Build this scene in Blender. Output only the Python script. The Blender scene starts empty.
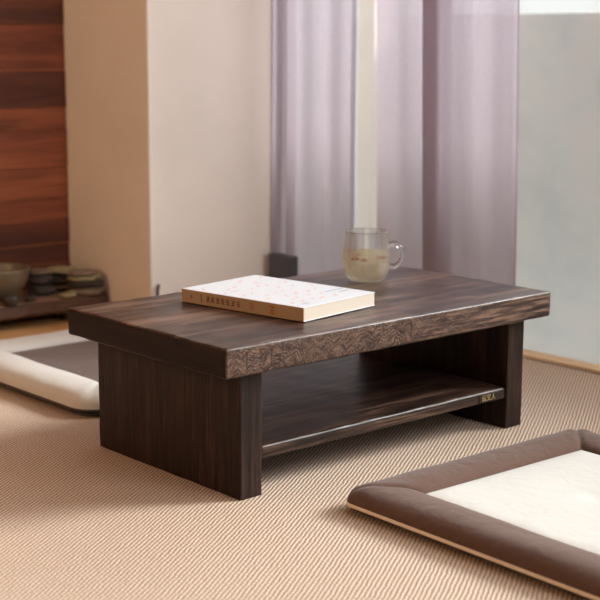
import bpy, bmesh, math, random
from mathutils import Vector, Matrix, noise
random.seed(7)
sc = bpy.context.scene
COL = sc.collection
PI = math.pi
FZ = -0.006            # wooden floor level (the mat's top is z = 0)
TH = 0.2298            # table height

# ------------------------------------------------------------------ helpers
def link(o):
    COL.objects.link(o); return o

def obj(name, bm, mats, parent=None, smooth=False, loc=None):
    bmesh.ops.recalc_face_normals(bm, faces=bm.faces[:])
    me = bpy.data.meshes.new(name)
    bm.to_mesh(me); bm.free()
    if not isinstance(mats, (list, tuple)): mats = [mats]
    for m in mats: me.materials.append(m)
    if smooth:
        for p in me.polygons: p.use_smooth = True
    o = link(bpy.data.objects.new(name, me))
    if parent is not None: o.parent = parent
    if loc is not None: o.location = loc
    return o

def tag(o, label, cat, group=None):
    o['label'] = label; o['category'] = cat
    if group: o['group'] = group
    return o

def thing(name, label, cat, loc=(0, 0, 0), rz=0.0, group=None):
    o = link(bpy.data.objects.new(name, None))
    o.empty_display_size = .05
    o.location = loc; o.rotation_euler = (0, 0, rz)
    return tag(o, label, cat, group)

def structure(o):
    o['kind'] = 'structure'; return o

def box(bm, x0, x1, y0, y1, z0, z1, bev=0.0, seg=2, mat=0):
    r = bmesh.ops.create_cube(bm, size=1.0)
    vs = r['verts']
    for v in vs:
        v.co = Vector((x0 + (v.co.x + .5) * (x1 - x0), y0 + (v.co.y + .5) * (y1 - y0), z0 + (v.co.z + .5) * (z1 - z0)))
    fs = {f for v in vs for f in v.link_faces}
    for f in fs: f.material_index = mat
    if bev > 0:
        es = list({e for v in vs for e in v.link_edges})
        bmesh.ops.bevel(bm, geom=es, offset=bev, segments=seg, profile=.6, affect='EDGES')

def rough_box(x0, x1, y0, y1, z0, z1, bev, cell, amp, nscale, seed=0.0, mat_fn=None):
    """a sawn board: a box cut into cells, its faces slightly uneven, its edges eased"""
    bm = bmesh.new()
    nx, ny, nz = [max(1, round((b - a) / cell)) for a, b in ((x0, x1), (y0, y1), (z0, z1))]
    V = {}
    def vert(i, j, k):
        if (i, j, k) not in V:
            V[i, j, k] = bm.verts.new((x0 + (x1 - x0) * i / nx, y0 + (y1 - y0) * j / ny, z0 + (z1 - z0) * k / nz))
        return V[i, j, k]
    def quad(*q): bm.faces.new([vert(*a) for a in q])
    for i in range(nx):
        for j in range(ny):
            for k in (0, nz): quad((i, j, k), (i + 1, j, k), (i + 1, j + 1, k), (i, j + 1, k))
        for k in range(nz):
            for j in (0, ny): quad((i, j, k), (i + 1, j, k), (i + 1, j, k + 1), (i, j, k + 1))
    for j in range(ny):
        for k in range(nz):
            for i in (0, nx): quad((i, j, k), (i, j + 1, k), (i, j + 1, k + 1), (i, j, k + 1))
    bmesh.ops.recalc_face_normals(bm, faces=bm.faces[:])
    bm.normal_update()
    es = [e for e in bm.edges if len(e.link_faces) == 2 and e.calc_face_angle(0) > 1.0]
    bmesh.ops.bevel(bm, geom=es, offset=bev, segments=3, profile=.55, affect='EDGES')
    bm.normal_update()
    for v in bm.verts:
        p = v.co * nscale + Vector((seed, seed * .7, seed * .3))
        v.co += v.normal * (noise.noise(p) * amp)
    if mat_fn:
        bm.normal_update()
        for f in bm.faces: f.material_index = mat_fn(f)
    return bm

def lathe(bm, prof, n=48, cx=0, cy=0, closed=False):
    rings = []
    for (r, z) in prof:
        if r < 1e-6: rings.append([bm.verts.new((cx, cy, z))])
        else: rings.append([bm.verts.new((cx + r * math.cos(2 * PI * i / n), cy + r * math.sin(2 * PI * i / n), z)) for i in range(n)])
    pairs = list(zip(rings, rings[1:]))
    if closed: pairs.append((rings[-1], rings[0]))
    for a, b in pairs:
        for i in range(n):
            j = (i + 1) % n
            if len(a) == 1 and len(b) == 1: continue
            if len(a) == 1: bm.faces.new((a[0], b[i], b[j]))
            elif len(b) == 1: bm.faces.new((a[i], a[j], b[0]))
            else: bm.faces.new((a[i], a[j], b[j], b[i]))

def tube(bm, pts, rad, n=12, closed=False):
    pts = [Vector(p) for p in pts]; N = len(pts)
    rings = []; prev = None
    for i, p in enumerate(pts):
        if closed: t = pts[(i + 1) % N] - pts[i - 1]
        else: t = pts[min(i + 1, N - 1)] - pts[max(i - 1, 0)]
        t.normalize()
        if prev is None:
            a = Vector((0, 0, 1)) if abs(t.z) < .9 else Vector((1, 0, 0))
        else: a = prev
        u = (a - t * a.dot(t)).normalized(); w = t.cross(u); prev = u
        r = rad(i / (N - 1)) if callable(rad) else rad
        rings.append([bm.verts.new(p + u * (r * math.cos(2 * PI * k / n)) + w * (r * math.sin(2 * PI * k / n))) for k in range(n)])
    for i in range(N if closed else N - 1):
        a, b = rings[i], rings[(i + 1) % N]
        for k in range(n): bm.faces.new((a[k], a[(k + 1) % n], b[(k + 1) % n], b[k]))
    if not closed:
        bm.faces.new(rings[0]); bm.faces.new(list(reversed(rings[-1])))

def catmull(P, m=8):
    P = [Vector(p) for p in P]; out = []
    for i in range(len(P) - 1):
        a, b, c, d = P[max(i - 1, 0)], P[i], P[i + 1], P[min(i + 2, len(P) - 1)]
        for k in range(m):
            t = k / m
            out.append(.5 * ((2 * b) + (c - a) * t + (2 * a - 5 * b + 4 * c - d) * t * t + (3 * b - a - 3 * c + d) * t ** 3))
    out.append(P[-1]); return out

# ------------------------------------------------------------------ materials
def srgb(r, g, b):
    f = lambda c: (c / 255 / 12.92) if c / 255 <= .04045 else ((c / 255 + .055) / 1.055) ** 2.4
    return (f(r), f(g), f(b), 1)

class NT:
    def __init__(s, name):
        s.m = bpy.data.materials.new(name); s.m.use_nodes = True
        s.t = s.m.node_tree; s.t.nodes.clear()
        s.out = s.n('ShaderNodeOutputMaterial')
    def n(s, typ, ins=None, **kw):
        nd = s.t.nodes.new(typ)
        for k, v in kw.items(): setattr(nd, k, v)
        for k, v in (ins or {}).items(): s.set(nd, k, v)
        return nd
    def set(s, nd, k, v):
        sock = nd.inputs[k]
        if isinstance(v, bpy.types.NodeSocket): s.t.links.new(v, sock)
        elif isinstance(v, bpy.types.Node): s.t.links.new(v.outputs[0], sock)
        else: sock.default_value = v
    def math(s, op, a, b=0.0, c=0.0):
        return s.n('ShaderNodeMath', {0: a, 1: b, 2: c}, operation=op).outputs[0]
    def coord(s, scale=(1, 1, 1), rot=(0, 0, 0), loc=(0, 0, 0), gen='Object'):
        tc = s.n('ShaderNodeTexCoord')
        return s.n('ShaderNodeMapping', {'Vector': tc.outputs[gen], 'Scale': scale, 'Rotation': rot, 'Location': loc}).outputs[0]
    def noise(s, vec, scale=5, detail=4, rough=.55, dist=0.0):
        return s.n('ShaderNodeTexNoise', {'Vector': vec, 'Scale': scale, 'Detail': detail, 'Roughness': rough, 'Distortion': dist}).outputs['Fac']
    def ramp(s, fac, stops, interp='LINEAR'):
        r = s.n('ShaderNodeValToRGB', {'Fac': fac}); cr = r.color_ramp; cr.interpolation = interp
        while len(cr.elements) > 1: cr.elements.remove(cr.elements[-1])
        cr.elements[0].position, cr.elements[0].color = stops[0]
        for p, c in stops[1:]:
            e = cr.elements.new(p); e.color = c
        return r.outputs[0]
    def mix(s, fac, a, b, mode='MIX'):
        nd = s.n('ShaderNodeMix', data_type='RGBA', blend_type=mode)
        s.set(nd, 0, fac); s.set(nd, 6, a); s.set(nd, 7, b)
        return nd.outputs[2]
    def bump(s, h, strength=.3, dist=.001, normal=None):
        nd = s.n('ShaderNodeBump', {'Height': h, 'Strength': strength, 'Distance': dist})
        if normal is not None: s.set(nd, 'Normal', normal)
        return nd.outputs[0]
    def bsdf(s, color, rough=.5, normal=None, **kw):
        b = s.n('ShaderNodeBsdfPrincipled', {'Base Color': color, 'Roughness': rough})
        for k, v in kw.items(): s.set(b, k.replace('_', ' '), v)
        if normal is not None: s.set(b, 'Normal', normal)
        s.t.links.new(b.outputs[0], s.out.inputs[0]); return s.m

def plain(name, col, rough=.5, nscale=0, amount=.08, bump=0, bscale=200, **kw):
    t = NT(name); v = t.coord()
    c = col
    if nscale:
        f = t.noise(v, nscale, 5, .6)
        lo = tuple(x * (1 - amount) for x in col[:3]) + (1,); hi = tuple(min(1, x * (1 + amount)) for x in col[:3]) + (1,)
        c = t.ramp(f, [(.3, lo), (.7, hi)])
    nrm = t.bump(t.noise(v, bscale, 3, .6), bump, .001) if bump else None
    return t.bsdf(c, rough, nrm, **kw)

def grain_wood(name, dark, mid, light, axis=0, rough=.35, bumpd=.0008, bands=26, seed=0.0, contrast=1.0, stripe=.5, spec=.4):
    """weathered dark timber: long wavy rings plus fine pores stretched along the grain"""
    t = NT(name)
    sc_ = [1.0, 1.0, 1.0]; sc_[axis] = .07
    v = t.coord(tuple(sc_), loc=(seed, seed * .37, seed * .61))
    big = t.noise(v, 5.0, 3, .5)
    warp = t.n('ShaderNodeVectorMath', {0: v, 1: t.n('ShaderNodeCombineXYZ', {0: t.math('MULTIPLY', big, .10), 1: t.math('MULTIPLY', big, .10), 2: t.math('MULTIPLY', big, .10)}).outputs[0]}, operation='ADD').outputs[0]
    wv = t.n('ShaderNodeTexNoise', {'Vector': warp, 'Scale': bands, 'Detail': 3, 'Roughness': .6, 'Distortion': .5}).outputs['Fac']
    sp = [1.0, 1.0, 1.0]; sp[axis] = .035
    v2 = t.coord(tuple(sp), loc=(seed * 2, 1, 3))
    pores = t.noise(v2, 330, 3, .65)
    f = t.math('ADD', t.math('MULTIPLY', wv, 1 - stripe), t.math('MULTIPLY', pores, stripe))
    lo, hi = .5 - .12 / contrast, .5 + .12 / contrast
    col = t.ramp(f, [(lo, dark), (.5, mid), (hi, light)])
    patch = t.noise(t.coord((1, 1, 1), loc=(seed, 0, 0)), 7, 2, .5)
    col = t.mix(t.ramp(patch, [(.40, (0, 0, 0, 1)), (.7, (.35, .35, .35, 1))]), col, mid)
    nrm = t.bump(t.math('ADD', t.math('MULTIPLY', pores, .7), t.math('MULTIPLY', wv, .6)), .55, bumpd)
    rr = t.math('ADD', t.math('MULTIPLY', pores, .25), rough - .12)
    return t.bsdf(col, rr, nrm, Specular_IOR_Level=spec)

def herring_wood(name):
    """front edge of the table top: short zig-zag flecks of end grain in glued blocks"""
    t = NT(name)
    tc = t.n('ShaderNodeTexCoord').outputs['Object']
    sep = t.n('ShaderNodeSeparateXYZ', {0: tc})
    x, z = sep.outputs[0], sep.outputs[2]
    nz = t.noise(tc, 40, 2, .5)
    nb = t.noise(t.coord((1, 1, 1), loc=(3, 1, 2)), 11, 3, .6)
    zz = t.math('PINGPONG', t.math('ADD', x, t.math('MULTIPLY', nb, .10)), .014)      # zig-zag
    al = t.math('ADD', z, t.math('ADD', t.math('MULTIPLY', zz, .60), t.math('MULTIPLY', nz, .007)))
    pv = t.n('ShaderNodeCombineXYZ', {0: al, 1: t.math('MULTIPLY', x, .16), 2: t.math('MULTIPLY', sep.outputs[1], .2)}).outputs[0]
    f = t.noise(pv, 330, 3, .65)
    f = t.math('ADD', t.math('MULTIPLY', f, .55), t.math('MULTIPLY', t.noise(tc, 520, 2, .6), .45))
    streak = t.noise(t.coord((.05, 1, .8), rot=(0, math.radians(-5), 0)), 260, 3, .6)
    sm = t.n('ShaderNodeMapRange', {0: t.math('ADD', x, t.math('MULTIPLY', nb, .25)), 1: .12, 2: .34}).outputs[0]
    f = t.math('ADD', t.math('MULTIPLY', f, t.math('SUBTRACT', 1.0, sm)), t.math('MULTIPLY', streak, sm))
    col = t.ramp(f, [(.39, srgb(32, 21, 16)), (.49, srgb(68, 49, 40)), (.61, srgb(124, 98, 81))])
    patch = t.ramp(t.noise(tc, 14, 2, .5), [(.45, (0, 0, 0, 1)), (.66, (.35, .35, .35, 1))])
    col = t.mix(patch, col, srgb(70, 52, 42))
    # joints between the glued blocks
    lines = None
    for x0 in (-.313, -.268, .012):
        k = t.math('LESS_THAN', t.math('ABSOLUTE', t.math('SUBTRACT', x, x0)), .0013)
        lines = k if lines is None else t.math('MAXIMUM', lines, k)
    band = t.math('LESS_THAN', t.math('ABSOLUTE', t.math('SUBTRACT', z, .2095)), .0125)
    col = t.mix(t.math('MULTIPLY', t.math('MULTIPLY', lines, band), .8), col, srgb(36, 24, 19))
    nrm = t.bump(f, .8, .0012)
    return t.bsdf(col, .55, nrm, Specular_IOR_Level=.3)

def fabric(name, col, weave=900, rough=.9, amt=.10, sheen=.25, wr=0.0):
    t = NT(name); v = t.coord()
    n1 = t.noise(v, weave, 2, .6); n2 = t.noise(v, 6, 3, .5)
    lo = tuple(c * (1 - amt) for c in col[:3]) + (1,); hi = tuple(min(1, c * (1 + amt)) for c in col[:3]) + (1,)
    c = t.ramp(t.math('ADD', t.math('MULTIPLY', n1, .6), t.math('MULTIPLY', n2, .4)), [(.35, lo), (.65, hi)])
    nrm = t.bump(n1, .25, .0006)
    if wr: nrm = t.bump(t.noise(v, 38, 3, .5, .6), wr, .006, nrm)
    return t.bsdf(c, rough, nrm, Sheen_Weight=sheen, Sheen_Roughness=.5)

def mat_weave(name):
    t = NT(name)
    a = math.radians(-33)
    v0 = t.coord()
    w = t.n('ShaderNodeTexNoise', {'Vector': v0, 'Scale': 60, 'Detail': 3}).outputs['Color']
    wob = t.n('ShaderNodeVectorMath', {0: w, 3: .0042}, operation='SCALE').outputs[0]
    v1 = t.n('ShaderNodeVectorMath', {0: v0, 1: wob}, operation='ADD').outputs[0]
    rot = t.n('ShaderNodeMapping', {'Vector': v1, 'Rotation': (0, 0, a)}).outputs[0]
    sep = t.n('ShaderNodeSeparateXYZ', {0: rot})
    u, vv = sep.outputs[0], sep.outputs[1]
    PV = .0058
    s = t.math('ADD', t.math('MULTIPLY', t.math('SINE', t.math('MULTIPLY', vv, 2 * PI / PV)), .5), .5)
    row = t.math('FLOOR', t.math('ADD', t.math('DIVIDE', vv, PV), .25))
    k = t.math('SINE', t.math('ADD', t.math('MULTIPLY', u, 2 * PI / .0095), t.math('MULTIPLY', row, 2.4)))
    k = t.math('ADD', t.math('MULTIPLY', k, .5), .5)
    h = t.math('MULTIPLY', s, t.math('ADD', t.math('MULTIPLY', k, .38), .62))
    fib = t.noise(v0, 420, 3, .7)
    f = t.math('ADD', t.math('MULTIPLY', h, .75), t.math('MULTIPLY', fib, .32))
    col = t.ramp(f, [(.05, srgb(122, 98, 80)), (.38, srgb(190, 167, 147)), (.85, srgb(222, 205, 188))])
    tone = t.ramp(t.noise(v0, 2.2, 3, .5), [(.3, (.93, .91, .89, 1)), (.7, (1, 1, 1, 1))])
    col = t.mix(1.0, col, tone, 'MULTIPLY')
    return t.bsdf(col, .85, t.bump(f, .8, .0014))

def plaster(name, col, amt=.05, scale=3, rough=.85):
    return plain(name, col, rough, scale, amt, .12, 90)

def cement(name):
    t = NT(name); v = t.coord()
    n1 = t.noise(v, 2.3, 4, .55, .6); n2 = t.noise(v, 9, 5, .6, .3)
    f = t.math('ADD', t.math('MULTIPLY', n1, .7), t.math('MULTIPLY', n2, .3))
    c = t.ramp(f, [(.36, srgb(194, 195, 191)), (.47, srgb(206, 205, 200)), (.56, srgb(211, 205, 199)), (.66, srgb(217, 214, 209))])
    return t.bsdf(c, .9, t.bump(n2, .2, .004))

def curtain_mat(name):
    t = NT(name); v = t.coord()
    n = t.noise(v, 500, 2, .6)
    c = t.ramp(n, [(.3, srgb(180, 169, 179)), (.7, srgb(193, 182, 191))])
    d = t.n('ShaderNodeBsdfDiffuse', {'Color': c})
    tr = t.n('ShaderNodeBsdfTranslucent', {'Color': c})
    tp = t.n('ShaderNodeBsdfTransparent', {'Color': srgb(235, 228, 232)})
    m1 = t.n('ShaderNodeMixShader', {0: .60, 1: d.outputs[0], 2: tr.outputs[0]})
    m2 = t.n('ShaderNodeMixShader', {0: .19, 1: m1.outputs[0], 2: tp.outputs[0]})
    t.t.links.new(m2.outputs[0], t.out.inputs[0]); return t.m

def pane_mat(name):
    t = NT(name)
    tp = t.n('ShaderNodeBsdfTransparent', {'Color': (.97, .98, .98, 1)})
    gl = t.n('ShaderNodeBsdfGlossy', {'Color': (1, 1, 1, 1), 'Roughness': .03})
    fr = t.n('ShaderNodeFresnel', {'IOR': 1.2})
    m = t.n('ShaderNodeMixShader', {0: fr.outputs[0], 1: tp.outputs[0], 2: gl.outputs[0]})
    t.t.links.new(m.outputs[0], t.out.inputs[0]); return t.m

def glass_mat(name, col=(1, 1, 1, 1), ior=1.45, rough=0.0, clear=0.0):
    t = NT(name)
    g = t.n('ShaderNodeBsdfGlass', {'Color': col, 'IOR': ior, 'Roughness': rough})
    tp = t.n('ShaderNodeBsdfTransparent', {'Color': (.98, .985, .98, 1)})
    m = t.n('ShaderNodeMixShader', {0: clear, 1: g.outputs[0], 2: tp.outputs[0]})
    t.t.links.new(m.outputs[0], t.out.inputs[0]); return t.m

M = {}
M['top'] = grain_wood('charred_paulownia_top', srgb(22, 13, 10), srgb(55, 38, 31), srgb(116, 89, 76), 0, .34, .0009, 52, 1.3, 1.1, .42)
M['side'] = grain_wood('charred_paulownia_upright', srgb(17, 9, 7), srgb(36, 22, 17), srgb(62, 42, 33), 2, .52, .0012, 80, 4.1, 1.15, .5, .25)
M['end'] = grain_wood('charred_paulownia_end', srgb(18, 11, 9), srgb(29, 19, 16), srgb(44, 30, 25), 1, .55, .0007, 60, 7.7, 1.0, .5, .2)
M['edge'] = herring_wood('paulownia_edge_grain')
M['shelf'] = grain_wood('charred_paulownia_shelf', srgb(18, 11, 9), srgb(44, 29, 23), srgb(102, 76, 62), 0, .38, .0010, 56, 9.2, 1.1, .42)
M['brass'] = plain('brass', srgb(222, 198, 140), .35, Metallic=.7)
M['badge'] = plain('dark_bronze', srgb(38, 30, 25), .45, Metallic=.2)
M['brown'] = fabric('brown_canvas', srgb(88, 60, 46), 800, .9, .10, .2, .35)
M['brown2'] = fabric('deep_brown_canvas', srgb(84, 58, 48), 800, .9, .08, .2, .2)
M['cream'] = fabric('cream_linen', srgb(206, 205, 200), 900, .92, .04, .15, .25)
M['piping'] = fabric('tan_piping', srgb(236, 216, 190), 900, .9, .05)
M['dkpiping'] = fabric('charcoal_piping', srgb(52, 42, 38), 900, .9, .05)
M['mat'] = mat_weave('woven_reed')
M['binding'] = fabric('dark_binding', srgb(92, 66, 54), 700, .9, .08)
M['oak'] = grain_wood('pale_oak', srgb(222, 190, 146), srgb(236, 206, 164), srgb(244, 220, 184), 1, .5, .0003, 12, 3.3, 1.0, .4)
M['oakfloor'] = grain_wood('honey_oak_floor', srgb(176, 132, 88), srgb(196, 152, 104), srgb(208, 166, 118), 0, .5, .0003, 10, 5.3, 1.0, .4)
M['wall'] = plaster('cream_plaster', srgb(234, 226, 217))
M['wall2'] = plaster('beige_plaster', srgb(214, 190, 160))
M['ceil'] = plaster('ceiling_plaster', srgb(232, 222, 208))
M['cement'] = cement('mottled_cement')
M['white'] = plaster('white_render', srgb(196, 192, 186), .04)
M['post'] = plain('cream_paint', srgb(220, 206, 194), .6, 4, .03)
M['frame'] = plain('pale_frame_paint', srgb(200, 190, 180), .5)
M['curtain'] = curtain_mat('mauve_voile')
M['pane'] = pane_mat('window_glass')
M['glass'] = glass_mat('mug_glass', clear=.5)
def tea_mat():
    t = NT('pale_tea')
    col = srgb(252, 243, 222)
    tp = t.n('ShaderNodeBsdfTransparent', {'Color': srgb(250, 243, 226)})
    df = t.n('ShaderNodeBsdfDiffuse', {'Color': col}); tr = t.n('ShaderNodeBsdfTranslucent', {'Color': col})
    cloud = t.n('ShaderNodeMixShader', {0: .65, 1: df.outputs[0], 2: tr.outputs[0]})
    m1 = t.n('ShaderNodeMixShader', {0: .20, 1: tp.outputs[0], 2: cloud.outputs[0]})
    t.t.links.new(m1.outputs[0], t.out.inputs[0]); return t.m
M['tea'] = tea_mat()
M['petal'] = plain('dried_petal', srgb(128, 62, 34), .7, 60, .3)
M['cover'] = plain('white_book_cover', srgb(208, 212, 217), .45, 6, .015)
M['spine'] = plain('kraft_spine', srgb(176, 148, 120), .65, 18, .06)
M['pages'] = plain('cream_page_edges', srgb(204, 193, 178), .9)
M['inkred'] = plain('russet_ink', srgb(104, 58, 42), .7)
M['inkorange'] = plain('orange_ink', srgb(180, 108, 72), .7)
M['inkpink'] = plain('faded_pink_ink', srgb(216, 190, 186), .6)
M['inkgrey'] = plain('bluish_grey_ink', srgb(150, 154, 172), .6)
PL = [grain_wood('red_plank_%s' % n, srgb(*a), srgb(*b), srgb(*c), 0, .6, .002, 14, s, 1.0, .3) for n, a, b, c, s in (
    ('bright', (104, 52, 30), (142, 78, 48), (166, 98, 62), 1.1), ('mid', (92, 44, 26), (130, 68, 42), (156, 88, 56), 2.7),
    ('dark', (56, 26, 16), (86, 42, 26), (110, 58, 36), 5.9))]
M['slab'] = grain_wood('old_slab_timber', srgb(120, 92, 76), srgb(158, 128, 108), srgb(190, 160, 138), 0, .7, .002, 16, 8.8, 1.0, .4)
M['slabedge'] = grain_wood('slab_bark_edge', srgb(40, 26, 20), srgb(70, 46, 36), srgb(98, 70, 56), 0, .8, .002, 16, 3.8)
M['stone'] = plain('grey_brown_stone', srgb(128, 110, 94), .85, 25, .35, .5, 60)
M['stone2'] = plain('mossy_stone', srgb(146, 136, 102), .85, 25, .35, .5, 60)
M['stone3'] = plain('dark_stone', srgb(70, 60, 54), .85, 25, .3, .5, 60)
M['bowl'] = plain('celadon_glaze', srgb(112, 100, 80), .35, 12, .12)
M['cup'] = plain('dark_glaze', srgb(56, 48, 42), .4, 12, .2)
M['twig'] = plain('twig_bark', srgb(66, 50, 42), .85, 40, .2)
M['case'] = plain('dark_grey_case', srgb(74, 74, 80), .6, 10, .06)

# ------------------------------------------------------------------ setting
def shell(name, x0, x1, y0, y1, z0, z1, m, bev=0):
    bm = bmesh.new(); box(bm, x0, x1, y0, y1, z0, z1, bev)
    return structure(obj(name, bm, m))
RX0, RY0, CZ = -3.2, -3.3, 2.4
GX = .775                                     # plane of the window glass
shell('floor', RX0, .7195, RY0, 1.30, -.10, FZ, M['oakfloor'])
shell('ceiling', RX0 - .1, GX + .06, RY0 - .1, 1.5, CZ, CZ + .1, M['ceil'])
shell('wall_left', RX0 - .1, RX0, RY0 - .1, 1.5, -.1, CZ, M['wall2'])
shell('wall_front', RX0, -.35, RY0 - .1, RY0, -.1, CZ, M['wall2'])
shell('wall_corner', .3305, .6925, .93, 1.42, FZ, CZ, M['wall'], .004)      # pier between alcove and window
# alcove back wall of reclaimed boards
bm = bmesh.new()
zs = [FZ, .056, .106, .154, .214, .262, .339, .43, .48, .57, .674, .75, .84, .93, 1.02, 1.12, 1.21, 1.3, 1.4, 1.5, 1.6, 1.7, 1.8, 1.9, 2.0, 2.1, 2.2, 2.3, CZ]
tones = [2, 2, 2, 2, 1, 0, 1, 0, 2, 1, 2, 0, 1, 0, 2, 1, 0, 1, 1, 2, 0, 1, 0, 1, 2, 1, 0, 1]
for i, (a, b) in enumerate(zip(zs, zs[1:])):
    dep = random.uniform(-.0025, .0025)
    box(bm, RX0, .3299, 1.27 + dep, 1.30, a, b, .0022, 2, tones[i % len(tones)])
structure(obj('wall_back', bm, PL))
# window wall
bm = bmesh.new(); box(bm, .7205, .7625, RY0, 1.30, -.10, .006, .0025)
structure(obj('trim_1', bm, M['oak']))
W = link(bpy.data.objects.new('window_1', None)); structure(W); W.location = (GX, 0, 0)
bm = bmesh.new(); box(bm, -.003, .003, -2.6, 1.30, -.09, 2.28)
o = obj('pane', bm, M['pane'], W); o['kind'] = 'structure'
bm = bmesh.new()
box(bm, -.012, .02, -2.66, -2.6, -.1, 2.28); box(bm, -.012, .02, 1.30, 1.42, -.1, 2.28); box(bm, -.012, .02, -2.66, 1.42, 2.28, CZ)
o = obj('window_frame', bm, M['frame'], W); o['kind'] = 'structure'
bm = bmesh.new(); box(bm, GX - .01, GX + .06, RY0, -2.66, -.1, CZ)
structure(obj('wall_right', bm, M['wall']))
# outside: terrace, cement parapet, white garden wall
shell('ground', .7625, 12, -9, 12, -.50, -.16, M['cement'])
shell('wall_terrace', 1.25, 1.37, -9, 12, -.16, .7115, M['cement'], .006)
shell('wall_garden', 8.0, 8.2, -9, 12, -.16, 1.7, M['white'])

# mat
mt = thing('woven_floor_mat', 'large tan ribbed woven mat under the low table and both cushions', 'mat', (0, 0, FZ))
bm = bmesh.new(); box(bm, RX0 + .1, .7115, RY0 + .1, .925, 0, .006, .002)
obj('woven_field', bm, M['mat'], mt)
bm = bmesh.new(); box(bm, .7115, .7190, RY0 + .1, .925, 0, .0055, .0015)
obj('edge_binding', bm, M['binding'], mt)

# ------------------------------------------------------------------ table
T = thing('low_table', 'low dark brown wooden tea table with an open shelf, standing on the woven mat', 'table', (0, 0, 0))
X0, X1, Y0, Y1 = -.35, .35, -.1999, .1999
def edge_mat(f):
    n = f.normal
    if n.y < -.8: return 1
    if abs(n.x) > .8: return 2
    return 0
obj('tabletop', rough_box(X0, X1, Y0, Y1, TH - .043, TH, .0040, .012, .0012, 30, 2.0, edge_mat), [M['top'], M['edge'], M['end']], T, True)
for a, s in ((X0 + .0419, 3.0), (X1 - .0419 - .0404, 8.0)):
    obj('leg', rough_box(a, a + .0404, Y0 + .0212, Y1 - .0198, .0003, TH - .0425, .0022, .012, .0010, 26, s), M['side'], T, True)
sh = obj('shelf', rough_box(X0 + .0819, X1 - .0819, Y0 + .0233, Y1 - .022, .0529, .0729, .0050, .012, .0014, 26, 5.0), M['shelf'], T, True)
def text_bm(body, size, mat4, depth=.0004):
    cu = bpy.data.curves.new('t', 'FONT'); cu.body = body; cu.size = size; cu.extrude = depth
    cu.align_x = 'LEFT'
    o = bpy.data.objects.new('t', cu); link(o)
    dg = bpy.context.evaluated_depsgraph_get(); dg.update()
    me = bpy.data.meshes.new_from_object(o.evaluated_get(dg))
    b = bmesh.new(); b.from_mesh(me); b.transform(mat4)
    bpy.data.objects.remove(o); bpy.data.curves.remove(cu); bpy.data.meshes.remove(me)
    for f in b.faces: f.material_index = 0
    return b
bx = .2000
bm = bmesh.new(); box(bm, bx, bx + .047, Y0 + .0218, Y0 + .0240, .0560, .0690, .0006)
bd = obj('maker_badge', bm, M['badge'], sh)
bd['label'] = 'dark metal name badge with pale characters'
F = Matrix.Translation((bx + .0055, Y0 + .0216, .0582)) @ Matrix(((1, 0, 0, 0), (0, 0, -1, 0), (0, 1, 0, 0), (0, 0, 0, 1)))
lb = text_bm('伝又人', .0115, F)
me = bpy.data.meshes.new('lettering')
lb.to_mesh(me); lb.free(); me.materials.append(M['brass'])
# the badge carries its characters in the same mesh
b2 = bmesh.new(); b2.from_mesh(bd.data)
k = len(b2.faces); b2.from_mesh(me); b2.faces.ensure_lookup_table()
for f in b2.faces[k:]: f.material_index = 1
b2.to_mesh(bd.data); b2.free(); bd.data.materials.append(M['brass']); bpy.data.meshes.remove(me)

# ------------------------------------------------------------------ book
bang = math.atan2(.15, .989)
BK = thing('paperback_book', 'white paperback with a kraft coloured spine lying on the tabletop', 'book', (-.147, -.131, TH + .0012), bang)
BL, BW, BH = .254, .177, .0215          # local y = along spine, local x = away from spine
bm = bmesh.new()
box(bm, 0, BW, 0, BL, BH - .0011, BH, .0004, 1); box(bm, 0, BW, 0, BL, 0, .0011, .0004, 1)
obj('cover', bm, M['cover'], BK)
bm = bmesh.new(); box(bm, .0014, BW - .0010, .0010, BL - .0010, .0011, BH - .0011)
obj('page_block', bm, M['pages'], BK)
bm = bmesh.new(); box(bm, -.0006, .0014, 0, BL, 0.0002, BH - .0002, .0003, 1)
sp = obj('spine', bm, M['spine'], BK)
# printed marks on the spine and cover (thin ink patches on the paper)
def stroke(bm, p, q, w, up, mat=0):
    p, q, up = Vector(p), Vector(q), Vector(up)
    d = (q - p).normalized(); s = d.cross(up) * (w / 2)
    f = bm.faces.new([bm.verts.new(c + up * .00015) for c in (p - s, q - s, q + s, p + s)]); f.material_index = mat
sx = -.0006; UPS = (-1, 0, 0)
def glyph(y, h, mat=0, seed=0):
    r = random.Random(seed); z0 = BH / 2 - h / 2
    for k in range(3): stroke(bm, (sx, y - h * .42, z0 + h * (.15 + .35 * k)), (sx, y + h * .42, z0 + h * (.15 + .35 * k)), h * .12, UPS, mat)
    for k in range(2): stroke(bm, (sx, y + h * r.uniform(-.35, .35), z0), (sx, y + h * r.uniform(-.35, .35), z0 + h), h * .13, UPS, mat)
def part_marks(name, m, parent, draw):
    global bm
    bm = bmesh.new(); draw(); return obj(name, bm, m, parent)
def d1():
    glyph(BL - .022, .0055, 0, 1)
    stroke(bm, (sx, BL - .044, .004), (sx, BL - .043, BH - .004), .0016, UPS)
    for k in range(7): glyph(BL - .058 - k * .0108, .0092, 0, 10 + k)
part_marks('spine_title', M['inkred'], sp, d1)
part_marks('spine_ornament', M['inkorange'], sp, lambda: glyph(BL - .150, .011, 0, 40))
part_marks('spine_ornament', M['inkorange'], sp, lambda: glyph(BL - .192, .014, 0, 44))
UPZ = (0, 0, 1); r = random.Random(5)
def d2():
    for i in range(7):
        for j in range(8):
            if r.random() < .28: continue
            cx, cy = .018 + i * .024 + r.uniform(-.005, .005), .035 + j * .027 + r.uniform(-.006, .006)
            if cx > .12 and cy < .085: continue
            l = r.uniform(.012, .020); a = r.uniform(-.5, .5) + .6
            P = Vector((cx, cy, BH)); D = Vector((math.cos(a), math.sin(a), 0)) * l / 2
            stroke(bm, P - D, P + D, r.uniform(.003, .0055), UPZ, 0)
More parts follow.
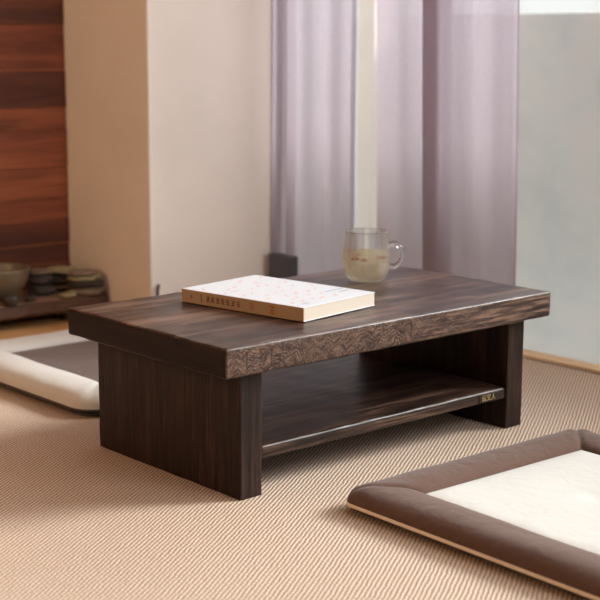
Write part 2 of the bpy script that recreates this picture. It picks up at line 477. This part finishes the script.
def d3():
    for j, (a, b) in enumerate(((.128, .170), (.142, .168))):
        y = .045 + .016 * (1 - j); xx = a
        while xx < b:
            stroke(bm, (xx, y, BH), (xx + .0045, y + .001, BH), .0045, UPZ, 0); xx += .0065
def d4():
    for k in range(3): stroke(bm, (.022 + k * .006, .022, BH), (.0265 + k * .006, .022, BH), .004, UPZ, 0)
o = part_marks('cover_pattern', M['inkpink'], BK, d2); o['kind'] = 'stuff'
part_marks('cover_title', M['inkgrey'], BK, d3)
part_marks('cover_imprint', M['inkgrey'], BK, d4)

# ------------------------------------------------------------------ glass mug with tea
MX, MY = .1819, .0749
MG = thing('glass_mug', 'clear round-bellied glass mug with loop handle standing on the tabletop', 'mug', (MX, MY, TH + .0012))
outer = [(0, .0008), (.022, .0003), (.029, .0010), (.0335, .0045), (.0378, .0120), (.0408, .0225), (.0421, .0340), (.0420, .0450), (.0408, .0580), (.0390, .0700), (.0379, .0800), (.0378, .0862)]
inner = [(.0374, .0876), (.0366, .0876), (.0361, .0862), (.0362, .0800), (.0373, .0700), (.0391, .0580), (.0403, .0450), (.0404, .0340), (.0390, .0225), (.0358, .0125), (.0312, .0064), (.026, .0044), (0, .0040)]
bm = bmesh.new(); lathe(bm, outer + inner, 64)
obj('cup', bm, M['glass'], MG, True)
hx, hy = .749, -.662
def hp(rr, z): return (hx * rr, hy * rr, z)
bm = bmesh.new()
tube(bm, catmull([hp(.0398, .0625), hp(.046, .0650), hp(.055, .0625), hp(.0618, .0530), hp(.0625, .0420), hp(.0575, .0310), hp(.049, .0250), hp(.0415, .0265)], 7), lambda t: .0041 + .0012 * abs(2 * t - 1), 14)
obj('handle', bm, M['glass'], MG, True)
TE = 0.0003
prof = [(0, .0040 + TE), (.026 - TE, .0044 + TE), (.0312 - TE, .0066 + TE), (.0358 - TE, .0125 + TE), (.0390 - TE, .0225), (.0404 - TE, .0340), (.0403 - TE, .0450), (.0399 - TE, .0498), (.0399 - TE, .0504), (0, .0504)]
bm = bmesh.new(); lathe(bm, prof, 64)
o = obj('tea', bm, M['tea'], None, True, (MX, MY, TH + .0012)); tag(o, 'pale straw coloured tea filling the lower half of the glass mug', 'tea')
flw = [((-.0330, -.0070), .0425, .0066, 'largest brown dried flower floating in the tea, nearest the book'), ((-.0215, -.0170), .0395, .0056, 'small brown dried flower sunk a little lower at the middle of the tea'),
       ((-.0130, .0130), .0440, .0055, 'flat brown dried petal floating just under the tea surface behind the others'), ((.0085, -.0300), .0435, .0058, 'dark dried flower floating on the handle side of the mug')]
for i, ((dx, dy), z, r_, lab) in enumerate(flw):
    bm = bmesh.new(); bmesh.ops.create_icosphere(bm, subdivisions=3, radius=r_)
    for v in bm.verts:
        a = math.atan2(v.co.y, v.co.x)
        v.co *= 1 + .22 * math.sin(5 * a + i) * (1 - abs(v.co.z) / r_) + .18 * noise.noise(v.co * 260 + Vector((i, i, 0)))
        v.co.z *= .55
    o = obj('dried_flower', bm, M['petal'], None, True, (MX + dx, MY + dy, TH + .0012 + z)); tag(o, lab, 'dried flower', 'dried flowers steeping in the mug')

# ------------------------------------------------------------------ cushions
def ring_pts(sx, sy, r, n=20):
    """rounded rectangle, n points per side with extra ones near the corners"""
    P = []
    for q in range(4):
        a0 = q * PI / 2
        cx = (sx / 2 - r) * (1 if q in (0, 3) else -1); cy = (sy / 2 - r) * (1 if q in (0, 1) else -1)
        for k in range(9):
            a = a0 + PI / 2 * k / 8
            P.append((cx + r * math.cos(a), cy + r * math.sin(a)))
        nx = (sx / 2 - r) * (1 if q in (2, 3) else -1); ny = (sy / 2 - r) * (1 if q in (0, 3) else -1)
        cx2, cy2 = [(-(sx / 2 - r), sy / 2), (-sx / 2, -(sy / 2 - r)), (sx / 2 - r, -sy / 2), (sx / 2, sy / 2 - r)][q]
        ex, ey = P[-1]
        for k in range(1, n):
            t = k / n; t = t + .13 * math.sin(2 * PI * t) * -1
            P.append((ex + (cx2 - ex) * t, ey + (cy2 - ey) * t))
    return P
def cushion(name, lab, cx, cy, sx, sy, rz, bw, hb, hp_, mb, mp, mpi, mu, seed, bulge=.006, rc=.024):
    C = thing(name, lab, 'cushion', (cx, cy, 0), rz, 'two square floor cushions')
    def seam(x, y, d):            # pinch along the mitred corner seams
        k = abs((sx / 2 - abs(x)) - (sy / 2 - abs(y)))
        return math.exp(-(k / .007) ** 2)
    def loft(prof, m, part, cap=False):
        bm = bmesh.new(); rings = []
        for (d, z, r, wr) in prof:
            pts = ring_pts(sx - 2 * d, sy - 2 * d, max(r, .003))
            vs = []
            for (x, y) in pts:
                w = noise.noise(Vector((x * 16 + seed, y * 16, z * 12))) * wr + noise.noise(Vector((x * 45, y * 45 + seed, 2))) * wr * .45
                vs.append(bm.verts.new((x, y, z + w - (seam(x, y, d) * .0035 if wr > .0005 and part == 'border' else 0))))
            rings.append(vs)
        for a, b in zip(rings, rings[1:]):
            for i in range(len(a)):
                j = (i + 1) % len(a); bm.faces.new((a[i], a[j], b[j], b[i]))
        if cap: bm.faces.new(rings[-1])
        return obj(part, bm, m, C, True)
    # side wall above the piping, over the padded border, down into the inner seam
    zb = .013
    P = []
    for k in range(15):
        a = PI * k / 14
        d = bw * (1 - math.cos(a)) / 2
        lift = math.sin(a) ** .72 * (hb - zb) if a < PI / 2 else (hp_ - .004) - zb + (hb - hp_ + .004) * math.sin(a) ** .8
        P.append((d - .002 * math.sin(a), zb + lift, rc * (1 - .93 * d / bw), .0028 * math.sin(a)))
    loft(P, mb, 'border')
    bm = bmesh.new(); G = 44; ix, iy = sx - 2 * bw + .006, sy - 2 * bw + .006; vv = {}
    for i in range(G + 1):
        for j in range(G + 1):
            x, y = ix * (i / G - .5), iy * (j / G - .5)
            e = min(ix / 2 - abs(x), iy / 2 - abs(y))
            z = hp_ - .0055 + (bulge + .0015) * (1 - math.exp(-e / .016)) + (noise.noise(Vector((x * 11 + seed, y * 11, 0))) * .002 - .0045 * math.exp(-(x * x + y * y) / .00035)) * min(1, e / .03)
            vv[i, j] = bm.verts.new((x, y, z))
    for i in range(G):
        for j in range(G): bm.faces.new((vv[i, j], vv[i + 1, j], vv[i + 1, j + 1], vv[i, j + 1]))
    obj('centre_panel', bm, mp, C, True)
    loft([(.004, zb - .002, rc, 0), (.001, zb, rc, 0), (.003, zb - .006, rc, .0), (.010, .0025, rc, 0), (.022, .0006, rc, 0), (.06, .0004, rc * .7, 0)][2:], mu, 'underside', True)
    bm = bmesh.new(); tube(bm, [(x, y, zb) for x, y in ring_pts(sx - .002, sy - .002, rc)], .0030, 8, True)
    obj('piping', bm, mpi, C, True)
    return C
cushion('floor_cushion', 'square floor cushion with padded brown border around a cream panel, in front of the table', .016, -.558, .505, .500, math.radians(-1.6), .078, .040, .030,
        M['brown'], M['cream'], M['piping'], M['brown2'], 3.0)
cushion('floor_cushion', 'square floor cushion with padded cream border around a brown panel, half hidden behind the table', .008, .585, .500, .530, 0, .092, .046, .034,
        M['cream'], M['brown2'], M['dkpiping'], M['dkpiping'], 11.0, .004, .05)

# ------------------------------------------------------------------ curtains
def curtain(name, lab, key, seed, z0=.004, z1=2.3, flare=0.0):
    """key: (y along the window, x offset) points of the pleats in plan"""
    P = catmull([(CXP + dx, y, 0) for y, dx in key], 10)
    bm = bmesh.new(); nz = 26; rows = []
    for k in range(nz + 1):
        z = z0 + (z1 - z0) * k / nz
        vs = []
        for p in P:
            w = noise.noise(Vector((p.y * 6 + seed, z * 1.6, seed))) * .004
            sway = noise.noise(Vector((p.y * 9 + seed, z * .9, 5))) * .004
            vs.append(bm.verts.new((p.x + w, p.y + sway - (1.0 - z) * .022 * flare, z)))
        rows.append(vs)
    for a, b in zip(rows, rows[1:]):
        for i in range(len(a) - 1): bm.faces.new((a[i], a[i + 1], b[i + 1], b[i]))
    o = obj(name, bm, M['curtain'], None, True); return tag(o, lab, 'curtain', 'sheer curtains at the window')
CXP = .700
A = [(1.07, .012), (1.03, -.010), (.985, .010), (.945, -.008), (.918, .014), (.945, .020), (.952, .004), (.905, -.016), (.876, -.004), (.868, .012), (.884, .020), (.890, .008), (.866, -.014), (.82, -.016), (.792, .002), (.765, .006), (.745, -.008), (.722, -.010), (.700, .006), (.678, .008), (.664, .000), (.657, .010)]
curtain('sheer_curtain', 'mauve sheer curtain panel hanging between the cream wall and the pale post', A, 1.0)
B = [(.600, .010), (.585, -.004), (.555, -.010), (.52, -.006), (.495, .006), (.470, .012), (.440, .010), (.415, .018), (.385, .020), (.378, .008), (.400, .000), (.430, -.004), (.438, -.012), (.425, -.018), (.390, -.016), (.365, -.004), (.340, .010), (.318, .014), (.298, .002), (.275, -.010), (.250, -.012), (.225, .000), (.205, .008), (.192, .006), (.1920, .000)]
curtain('sheer_curtain', 'mauve sheer curtain panel beside the bare stretch of window', B, 6.0, flare=1.0)

# pale post outside the window, seen in the gap of the curtains
bm = bmesh.new(); box(bm, 1.10, 1.17, 1.0, 1.062, -.16, 2.5, .004)
tag(obj('terrace_post', bm, M['post']), 'cream painted square post outside the window, seen between the two curtain panels', 'post')

# small dark case on the floor tucked between curtain and wall end
bm = bmesh.new(); box(bm, -.013, .013, -.042, .042, 0, .135, .003)
o = obj('storage_case', bm, M['case'], None, False, (.674, .866, .0002)); tag(o, 'slim dark grey case standing on the mat between the cream wall and the curtain', 'case')

# ------------------------------------------------------------------ alcove: slab, stones, bowl
S = thing('timber_slab', 'low live-edged brown timber slab on the floor below the red plank wall', 'slab', (0, 0, FZ))
bm = bmesh.new()
N = 60; top = []; bot = []; fx0, fx1 = -1.6, .3285
front = []
for i in range(N + 1):
    x = fx0 + (fx1 - fx0) * i / N
    front.append((x, 1.085 + .018 * noise.noise(Vector((x * 5, 1, 0))) + .007 * noise.noise(Vector((x * 22, 4, 0))) + (.022 * ((i / N - .93) / .07) ** 2 if i / N > .93 else 0)))
def slab_ring(z, inset):
    return [bm.verts.new((x, y + inset, z)) for x, y in front] + [bm.verts.new((fx1, 1.262, z)), bm.verts.new((fx0, 1.262, z))]
r0, r1, r2, r3 = slab_ring(.024, .010), slab_ring(.032, .0), slab_ring(.050, .004), slab_ring(.056, .010)
for a, b in ((r0, r1), (r1, r2), (r2, r3)):
    for i in range(len(a)):
        j = (i + 1) % len(a); f = bm.faces.new((a[i], a[j], b[j], b[i])); f.material_index = 1
bm.faces.new(r3); f = bm.faces.new(r0); f.material_index = 1
obj('slab_top', bm, [M['slab'], M['slabedge']], S)
for x in (-1.4, -.6, .25):
    bm = bmesh.new(); box(bm, x - .03, x + .03, 1.12, 1.25, 0, .0245, .002); obj('foot', bm, M['slabedge'], S)
SZ = FZ + .056
def rock(x, y, z, a, b, c, m, lab, seed, rz=0, tilt=0):
    bm = bmesh.new(); bmesh.ops.create_icosphere(bm, subdivisions=4, radius=1)
    for v in bm.verts:
        p = v.co.copy()
        n_ = 1 + .28 * noise.noise(p * 1.3 + Vector((seed, seed, 0))) + .14 * noise.noise(p * 3.4 + Vector((0, seed, 0)))
        v.co = p * n_
        v.co.z = math.copysign(abs(v.co.z) ** .6, v.co.z)
        v.co = Vector((v.co.x * a, v.co.y * b, v.co.z * c))
    zmin = min(v.co.z for v in bm.verts)
    for v in bm.verts: v.co.z -= zmin
    o = obj('flat_stone', bm, m, None, True, (x, y, z)); o.rotation_euler = (0, tilt, rz)
    h = max(v.co.z for v in o.data.vertices)
    return tag(o, lab, 'stone', 'stones piled on the timber slab'), h
rocks = [  # x, y, half sizes, material, stack level reference
    (.268, 1.165, .050, .040, .0105, 'stone', 'wide flat brown stone lying lowest in the pile, by the plaster wall'),
    (.190, 1.180, .046, .040, .0110, 'stone3', 'dark flat stone at the base of the pile beside the bowl'),
]
top_z = {}
def pile(col, x, y, a, b, c, m, lab, seed, rz=0):
    z = top_z.get(col, SZ + .0003)
    o, h = rock(x, y, z, a, b, c, M[m], lab, seed, rz)
    top_z[col] = z + h * .97
pile('a', .284, 1.122, .044, .036, .0085, 'stone', 'lowest flat brown stone of the stack beside the plaster wall', 1, .2)
pile('a', .282, 1.124, .042, .034, .0075, 'stone3', 'dark flat stone second from the bottom of the stack beside the plaster wall', 2, -.2)
pile('a', .275, 1.124, .042, .032, .0070, 'stone2', 'mossy flat stone third up the stack beside the plaster wall', 3, .1)
pile('a', .270, 1.126, .036, .028, .0060, 'stone', 'topmost thin stone of the stack beside the plaster wall', 4, -.3)
pile('b', .194, 1.185, .033, .032, .0120, 'stone3', 'blackish stone at the bottom of the stack next to the bowl', 5, .4)
pile('b', .190, 1.190, .034, .030, .0110, 'stone3', 'blackish middle stone of the stack next to the bowl', 6, -.1)
pile('b', .196, 1.190, .033, .026, .0060, 'stone', 'grey-brown stone capping the stack next to the bowl', 7, .3)
pile('c', .222, 1.112, .022, .016, .0060, 'stone2', 'small greenish stone lying in front of the two stacks', 8, .3)
pile('e', .268, 1.207, .036, .030, .0090, 'stone', 'brown stone at the bottom of the stack against the red planks', 21, .5)
pile('e', .262, 1.206, .034, .029, .0100, 'stone3', 'dark middle stone of the stack against the red planks', 22, .1)
pile('e', .266, 1.208, .036, .028, .0090, 'stone2', 'topmost greenish stone of the stack against the red planks', 23, -.4)
pile('d', .128, 1.125, .013, .012, .0070, 'stone3', 'little dark pebble on the slab below the bowl', 9, 0)
# bowl and cup
bm = bmesh.new()
lathe(bm, [(0.0000, 0.0051), (0.0268, 0.0051), (0.0281, 0.0000), (0.0329, 0.0000), (0.0335, 0.0077), (0.0525, 0.0230), (0.0671, 0.0461), (0.0738, 0.0717), (0.0747, 0.0762), (0.0720, 0.0768), (0.0702, 0.0717), (0.0634, 0.0474), (0.0488, 0.0269), (0.0293, 0.0128), (0.0000, 0.0115)], 56)
tag(obj('tea_bowl', bm, M['bowl'], None, True, (.080, 1.180, SZ + .0003)), 'olive glazed bowl with a pale rim on the timber slab', 'bowl')
bm = bmesh.new()
lathe(bm, [(0, .001), (.012, 0), (.016, .003), (.0185, .012), (.019, .022), (.0175, .0225), (.0165, .012), (.013, .005), (0, .004)], 36)
tag(obj('tea_cup', bm, M['cup'], None, True, (.068, 1.108, SZ + .0003)), 'tiny dark cup at the front edge of the timber slab, below the bowl', 'cup')
# twig leaning against the pier, its end peeping over the table's back edge
bm = bmesh.new(); tube(bm, catmull([(.300, .868, .0042), (.325, .899, .050), (.340, .918, .078), (.3480, .9245, .091)], 5), lambda t: .0042 - .0010 * t, 8)
tag(obj('twig', bm, M['twig'], None, True), 'short dark twig leaning on the corner of the cream wall behind the table', 'twig')

# ------------------------------------------------------------------ light
w = bpy.data.worlds.new('World'); sc.world = w; w.use_nodes = True
bg = w.node_tree.nodes['Background']
bg.inputs[0].default_value = (.86, .93, 1.0, 1); bg.inputs[1].default_value = 1.6
def sun(name, frm, energy, ang, col):
    l = bpy.data.lights.new(name, 'SUN'); l.energy = energy; l.angle = math.radians(ang); l.color = col
    o = link(bpy.data.objects.new(name, l)); o.rotation_euler = Vector(frm).to_track_quat('Z', 'Y').to_euler(); return o
sun('hazy_sun', (1.0, -.55, .70), 3.1, 18, (1, .985, .96))
l = bpy.data.lights.new('warm_fill_light', 'POINT'); l.energy = 11; l.color = (1, .62, .34); l.shadow_soft_size = .15  # unseen warm fill, added to tint the planks, pier side and left floor
o = link(bpy.data.objects.new('warm_fill_light', l)); o.location = (-1.45, .72, .80)
l = bpy.data.lights.new('front_fill_light', 'POINT'); l.energy = 18; l.color = (1, .98, .96); l.shadow_soft_size = .22  # neutral fill added out of view to brighten pier front, book and mat
o = link(bpy.data.objects.new('front_fill_light', l)); o.location = (.35, -2.0, 1.35)

# ------------------------------------------------------------------ camera
cd = bpy.data.cameras.new('camera'); co = link(bpy.data.objects.new('camera', cd))
f_, yaw, pit, rol = 1410.2521, .7247, .1838, .0042
d = Vector((math.sin(yaw) * math.cos(pit), math.cos(yaw) * math.cos(pit), -math.sin(pit)))
r = Vector((math.cos(yaw), -math.sin(yaw), 0)); u = r.cross(d)
R = r * math.cos(rol) + u * math.sin(rol); U = -r * math.sin(rol) + u * math.cos(rol)
m = Matrix((R, U, -d)).transposed().to_4x4(); m.translation = Vector((-1.5178, -1.6707, .6479))
co.matrix_world = m
cd.sensor_width = 36; cd.lens = f_ / 600 * 36; cd.clip_start = .05
cd.dof.use_dof = True; cd.dof.focus_distance = 2.12; cd.dof.aperture_fstop = 5.6
sc.camera = co
sc.view_settings.view_transform = 'Standard'; sc.view_settings.look = 'None'
sc.view_settings.exposure = 0.65; sc.view_settings.gamma = 1.0
sc.view_settings.use_curve_mapping = False
try: sc.cycles.use_denoising = True
except Exception: pass
